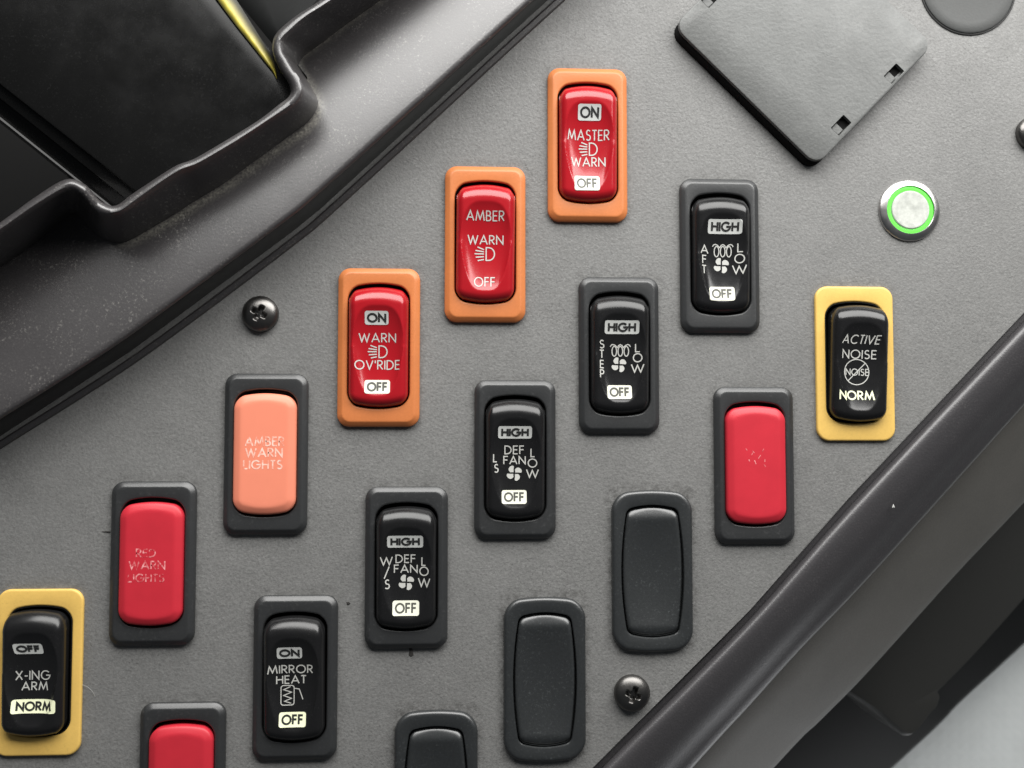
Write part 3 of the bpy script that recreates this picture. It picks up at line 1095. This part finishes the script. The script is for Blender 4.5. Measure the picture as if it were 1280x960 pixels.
deep = smoothline([(-160, 407), (-120, 380), (0, 297), (56, 256), (93, 245), (120, 265), (145, 277), (168, 258), (200, 230), (262, 185), (320, 147), (353, 112), (360, 75), (372, 42), (440, -20), (520, -80), (640, -150), (760, -240)], 10)[::-1]
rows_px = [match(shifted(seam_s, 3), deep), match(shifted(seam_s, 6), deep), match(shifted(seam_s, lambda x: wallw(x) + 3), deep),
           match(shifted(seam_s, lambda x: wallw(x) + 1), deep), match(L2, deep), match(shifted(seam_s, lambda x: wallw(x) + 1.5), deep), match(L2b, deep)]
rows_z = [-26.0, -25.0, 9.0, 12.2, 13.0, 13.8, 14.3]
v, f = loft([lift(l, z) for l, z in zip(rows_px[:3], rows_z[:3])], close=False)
mk('shaded_flank', v, f, M['flank_shade'], t)  # flank wall under the trim edge, its shade put into the colour
rows_px, rows_z = rows_px[3:], rows_z[3:]
m0 = rows_px[-1]
for i in range(1, 41):
    k = i / 40
    rows_px.append([(a[0] + (b_[0] - a[0]) * k, a[1] + (b_[1] - a[1]) * k) for a, b_ in zip(m0, deep)])
    rows_z.append(None)
rings = []
for l, z in zip(rows_px, rows_z):
    if z is None:      # the top falls away evenly from its outer edge
        rings.append([tuple(P(p[0], p[1], 14.3 - 7.4 * (math.hypot(p[0] - a[0], p[1] - a[1]) / 115) ** 1.25)) for p, a in zip(l, m0)])
    else:
        rings.append(lift(l, z))
v, f = loft(rings, close=False)
body = mk('trim_body', v, f, M['trim'], t, angle=179)
at = body.data.attributes.new('dust', 'FLOAT', 'POINT')      # dust gathered along the foot of the rim
flat_px = [p for l in rows_px for p in l]
for i, p in enumerate(flat_px):
    dd = min((p[0] - c_[0]) ** 2 + (p[1] - c_[1]) ** 2 for c_ in base) ** 0.5
    at.data[i].value = 0.62 * max(0.0, 1 - dd / 10.0) ** 1.4 * sstep(100, 200, p[0])
mid = lambda a, b_, k: [(p[0] + (r_[0] - p[0]) * k, p[1] + (r_[1] - p[1]) * k) for p, r_ in zip(a, b_)]
rings = [lift(mid(base, crest, -.2), 3.0), lift(mid(base, crest, .04), 8.2), lift(mid(base, crest, .2), 11.0), lift(mid(base, crest, .88), 20.8), lift(crest, 22.4),
         lift(mid(crest, inner, .3), 22.9), lift(mid(crest, inner, .7), 22.8), lift(inner, 21.8), lift(mid(crest, inner, 1.15), 19), lift(mid(crest, inner, 1.2), -30.0)]
v, f = loft(rings, close=False)
mk('raised_rim', v, f, M['trim'], t, angle=50)

# ------------------------------------------------------------------ black housing inside the rim
t = thing('instrument_housing', 'shiny black housing with stepped edge and painted yellow reflection inside the trim', 'instrument housing', (0, 0, 0))


def seg(a, b_, n=14):
    return [(a[0] + (b_[0] - a[0]) * i / n, a[1] + (b_[1] - a[1]) * i / n) for i in range(n + 1)]


#  lines run from upper left to lower right; from the outer step across the face to the shoulder
rows = [(seg((-120, 58), (200, 313)), -2.0), (seg((-120, 55), (200, 310)), 5.8), (seg((-120, 53.5), (200, 308.5)), 6.0), (seg((-120, 50), (200, 306)), 5.8),
        (seg((-120, 46), (200, 302)), 3.6), (seg((-120, 29), (200, 284)), 4.2), (seg((-120, 27), (200, 282)), 8.6), (seg((-120, 25), (200, 280)), 8.8),
        (seg((-120, 12), (205, 269)), 9.4), (seg((-120, 10), (205, 266)), 11.4), (seg((-120, 7), (205, 263)), 11.6),
        (seg((-40, -60), (260, 225)), 12.0), (seg((60, -80), (310, 200)), 12.2), (seg((140, -80), (345, 165)), 12.2),
        (seg((180, -80), (362, 138)), 12.0), (seg((200, -80), (370, 128)), 11.7), (seg((212, -80), (374, 120)), 11.2), (seg((222, -80), (378, 112)), 9.6)]
v, f = loft([lift(l, z) for l, z in rows], close=False)
mk('housing_body', v, f, M['housing'], t, angle=32)
# yellow reflection put in as a coloured strip, thinning towards the rim
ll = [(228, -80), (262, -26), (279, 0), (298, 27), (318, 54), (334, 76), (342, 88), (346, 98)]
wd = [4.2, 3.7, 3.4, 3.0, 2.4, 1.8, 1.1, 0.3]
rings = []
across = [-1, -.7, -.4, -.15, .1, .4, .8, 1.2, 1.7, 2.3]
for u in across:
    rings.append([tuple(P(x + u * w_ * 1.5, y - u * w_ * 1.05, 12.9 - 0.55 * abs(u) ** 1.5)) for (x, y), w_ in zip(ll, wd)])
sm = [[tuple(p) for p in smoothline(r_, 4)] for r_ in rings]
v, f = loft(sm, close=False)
ys = mk('reflection_strip', v, f, M['yellow_reflection'], t)
at = ys.data.attributes.new('reflect_fade', 'FLOAT', 'POINT')       # the painted reflection fades out towards its edges
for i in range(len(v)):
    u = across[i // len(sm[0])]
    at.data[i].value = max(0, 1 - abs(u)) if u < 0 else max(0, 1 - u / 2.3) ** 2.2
rows = [(seg((230, -80), (384, 108)), 6.0), (seg((250, -80), (384, 96)), 7.5), (seg((300, -80), (360, 70)), 8.0), (seg((400, -80), (362, 42)), 8.5), (seg((470, -80), (385, 12)), 9.0)]
v, f = loft([lift(l, z) for l, z in rows], close=False)
mk('side_shroud', v, f, M['under'], t)
# the dark hollow left of the housing
v, f = filled([(p.x, p.y) for p in (P(-260, -200, -60), P(600, -200, -60), P(500, 200, -60), P(-260, 760, -60))], [], -60.0)
mk('recess_floor', v, f, M['inner'], t, smooth=False)

# ------------------------------------------------------------------ lower right edge trim, side, footwell
seam2 = [(520, 1190), (742, 959), (840, 862), (940, 760), (1060, 624), (1280, 391), (1560, 95)]
low = [(640, 1215), (869, 956), (935, 884), (1000, 812), (1088, 720), (1280, 507), (1560, 196)]
s2, lo2 = smoothline(seam2, 5), smoothline(low, 5)
mx = lambda k: [(a[0] + (b_[0] - a[0]) * k, a[1] + (b_[1] - a[1]) * k) for a, b_ in zip(s2, lo2)]
t = thing('edge_trim', 'dark rounded edge moulding running along the lower right of the panel', 'dashboard trim', (0, 0, 0))
rows = [(mx(-0.005), 0.1), (mx(0.01), -2.2), (mx(0.085), -2.4), (mx(0.095), -1.2), (mx(0.112), -0.1), (mx(0.135), 0.75), (mx(0.16), 1.3), (mx(0.19), 1.68), (mx(0.225), 1.85), (mx(0.28), 1.75),
        (mx(0.36), 1.2), (mx(0.47), 0.4), (mx(0.58), -0.9), (mx(0.68), -2.6), (mx(0.76), -4.6), (mx(0.82), -6.3), (mx(0.90), -7.9), (mx(0.97), -9.0), (mx(1.0), -11.0), (mx(0.96), -15.0), (mx(0.80), -18.0)]
v, f = loft([lift(l, z) for l, z in rows], close=False)
mk('moulding', v, f, M['bar'], t, angle=45)
farl = [(690, 1270), (967, 960), (1026, 900), (1085, 840), (1193, 720), (1280, 628), (1560, 330)]
fl = smoothline(farl, 5)
m3 = lambda k: [(a[0] + (b_[0] - a[0]) * k, a[1] + (b_[1] - a[1]) * k) for a, b_ in zip(lo2, fl)]
rows = [(m3(-0.15), -17.5), (m3(0.0), -19), (m3(0.3), -27), (m3(0.6), -36), (m3(0.92), -45), (m3(0.98), -47.5), (m3(1.0), -50), (m3(0.96), -60), (m3(0.9), -90)]
v, f = loft([lift(l, z) for l, z in rows], close=False)
mk('side_face', v, f, M['slope'], t, angle=50)

t = thing('lower_console', 'black lower console with rounded bracket in shadow under the dashboard', 'console', (0, 0, 0))
bx = [(1035, 850), (1057, 866), (1095, 891), (1122, 914), (1134, 922), (1146, 915), (1160, 897), (1171, 884), (1168, 872), (1176, 862), (1230, 806), (1330, 690), (1460, 520), (1330, 440)]
bz = -95
bpts = [P(x, y, bz) for x, y in bx]
cxm = sum(p.x for p in bpts) / len(bpts)
cym = sum(p.y for p in bpts) / len(bpts)
bo = smoothline([(p.x, p.y) for p in bpts] + [(bpts[0].x, bpts[0].y)], 4)[:-1]
shr = lambda k: [(cxm + (x - cxm) * k, cym + (y - cym) * k) for x, y in bo]
v, f = loft([z3(shr(1.0), bz - 40), z3(shr(1.0), bz - 3), z3(shr(0.985), bz - 1), z3(shr(0.96), bz), z3(shr(0.85), bz + 0.5)], cap_last=True)
mk('bracket', v, f, material('charcoal_bracket_plastic', (0.034, 0.034, 0.032), 0.5, 0.4), t)
kick = [(600, 1420), (1115, 960), (1200, 878), (1280, 805), (1600, 510)]
kl = smoothline(kick, 4)
rows = [(shifted(kl, -0.0), -200), (shifted(kl, 3), -196), (shifted(kl, 160), -170), (shifted(kl, 420), -150)]
v, f = loft([lift(l, z) for l, z in rows], close=False)
mk('kick_panel', v, f, M['under'], t)

fv = [P(300, 1600, -260), P(2300, 1600, -260), P(2300, 100, -260), P(300, 100, -260)]
fl_ = mk('floor', [tuple(p) for p in fv], [(0, 1, 2, 3)], M['floor'], smooth=False)
fl_['kind'] = 'structure'


# ------------------------------------------------------------------ small dirt
def fleck(name, pts, z, mat, label, cat):
    p = [P(x, y, z) for x, y in pts]
    cx_, cy_ = sum(k.x for k in p) / len(p), sum(k.y for k in p) / len(p)
    o = thing  # noqa
    base_ = [(k.x - cx_, k.y - cy_) for k in p]
    v, f = loft([z3(base_, -0.05), z3(base_, 0.06), z3([(x * .6, y * .6) for x, y in base_], 0.16)], cap_last=True)
    ob = mk(name, v, f, M[mat])
    ob.location = Vector((cx_, cy_, z)) * MM
    return tag(ob, label, cat)


fleck('dirt_fleck', [(511, 810), (515, 810), (516, 814), (517, 819), (514, 821), (511, 819), (512, 814)], 0.05, 'dirt', 'dark dirt mark just below the W/S DEF FAN switch', 'dirt')
fleck('dirt_fleck', [(433, 752.5), (436, 752), (438, 754), (436.5, 756), (434, 756)], 0.05, 'dirt', 'tiny black speck right of the MIRROR HEAT switch', 'dirt')
fleck('dirt_fleck', [(127, 664.5), (133, 663.6), (138, 664), (138, 665.6), (132, 665.4)], 0.05, 'dirt', 'thin dark scratch left of the RED WARN LIGHTS lamp', 'dirt')
fleck('paint_chip', [(1115, 634.5), (1116.6, 630), (1117.6, 632), (1118.6, 634.6)], 0.9, 'lint', 'white chip on the dark edge moulding', 'chip')
hp = [P(x, y, z) for x, y, z in ((103, 856, 0.4), (110, 859, 0.9), (116, 865, 0.8), (119, 871, 0.3))]
hp = smoothline([tuple(p) for p in hp], 5)
rings = [[(p[0] + 0.05 * math.cos(a), p[1] + 0.05 * math.sin(a), p[2] + 0.04 * math.sin(a * 2)) for a in (0, 1.57, 3.14, 4.71)] for p in hp]
v, f = loft(rings, cap_last=True, cap_first=True)
tag(mk('hair_strand', v, f, M['lint']), 'short pale hair lying beside the X-ING ARM switch', 'hair')
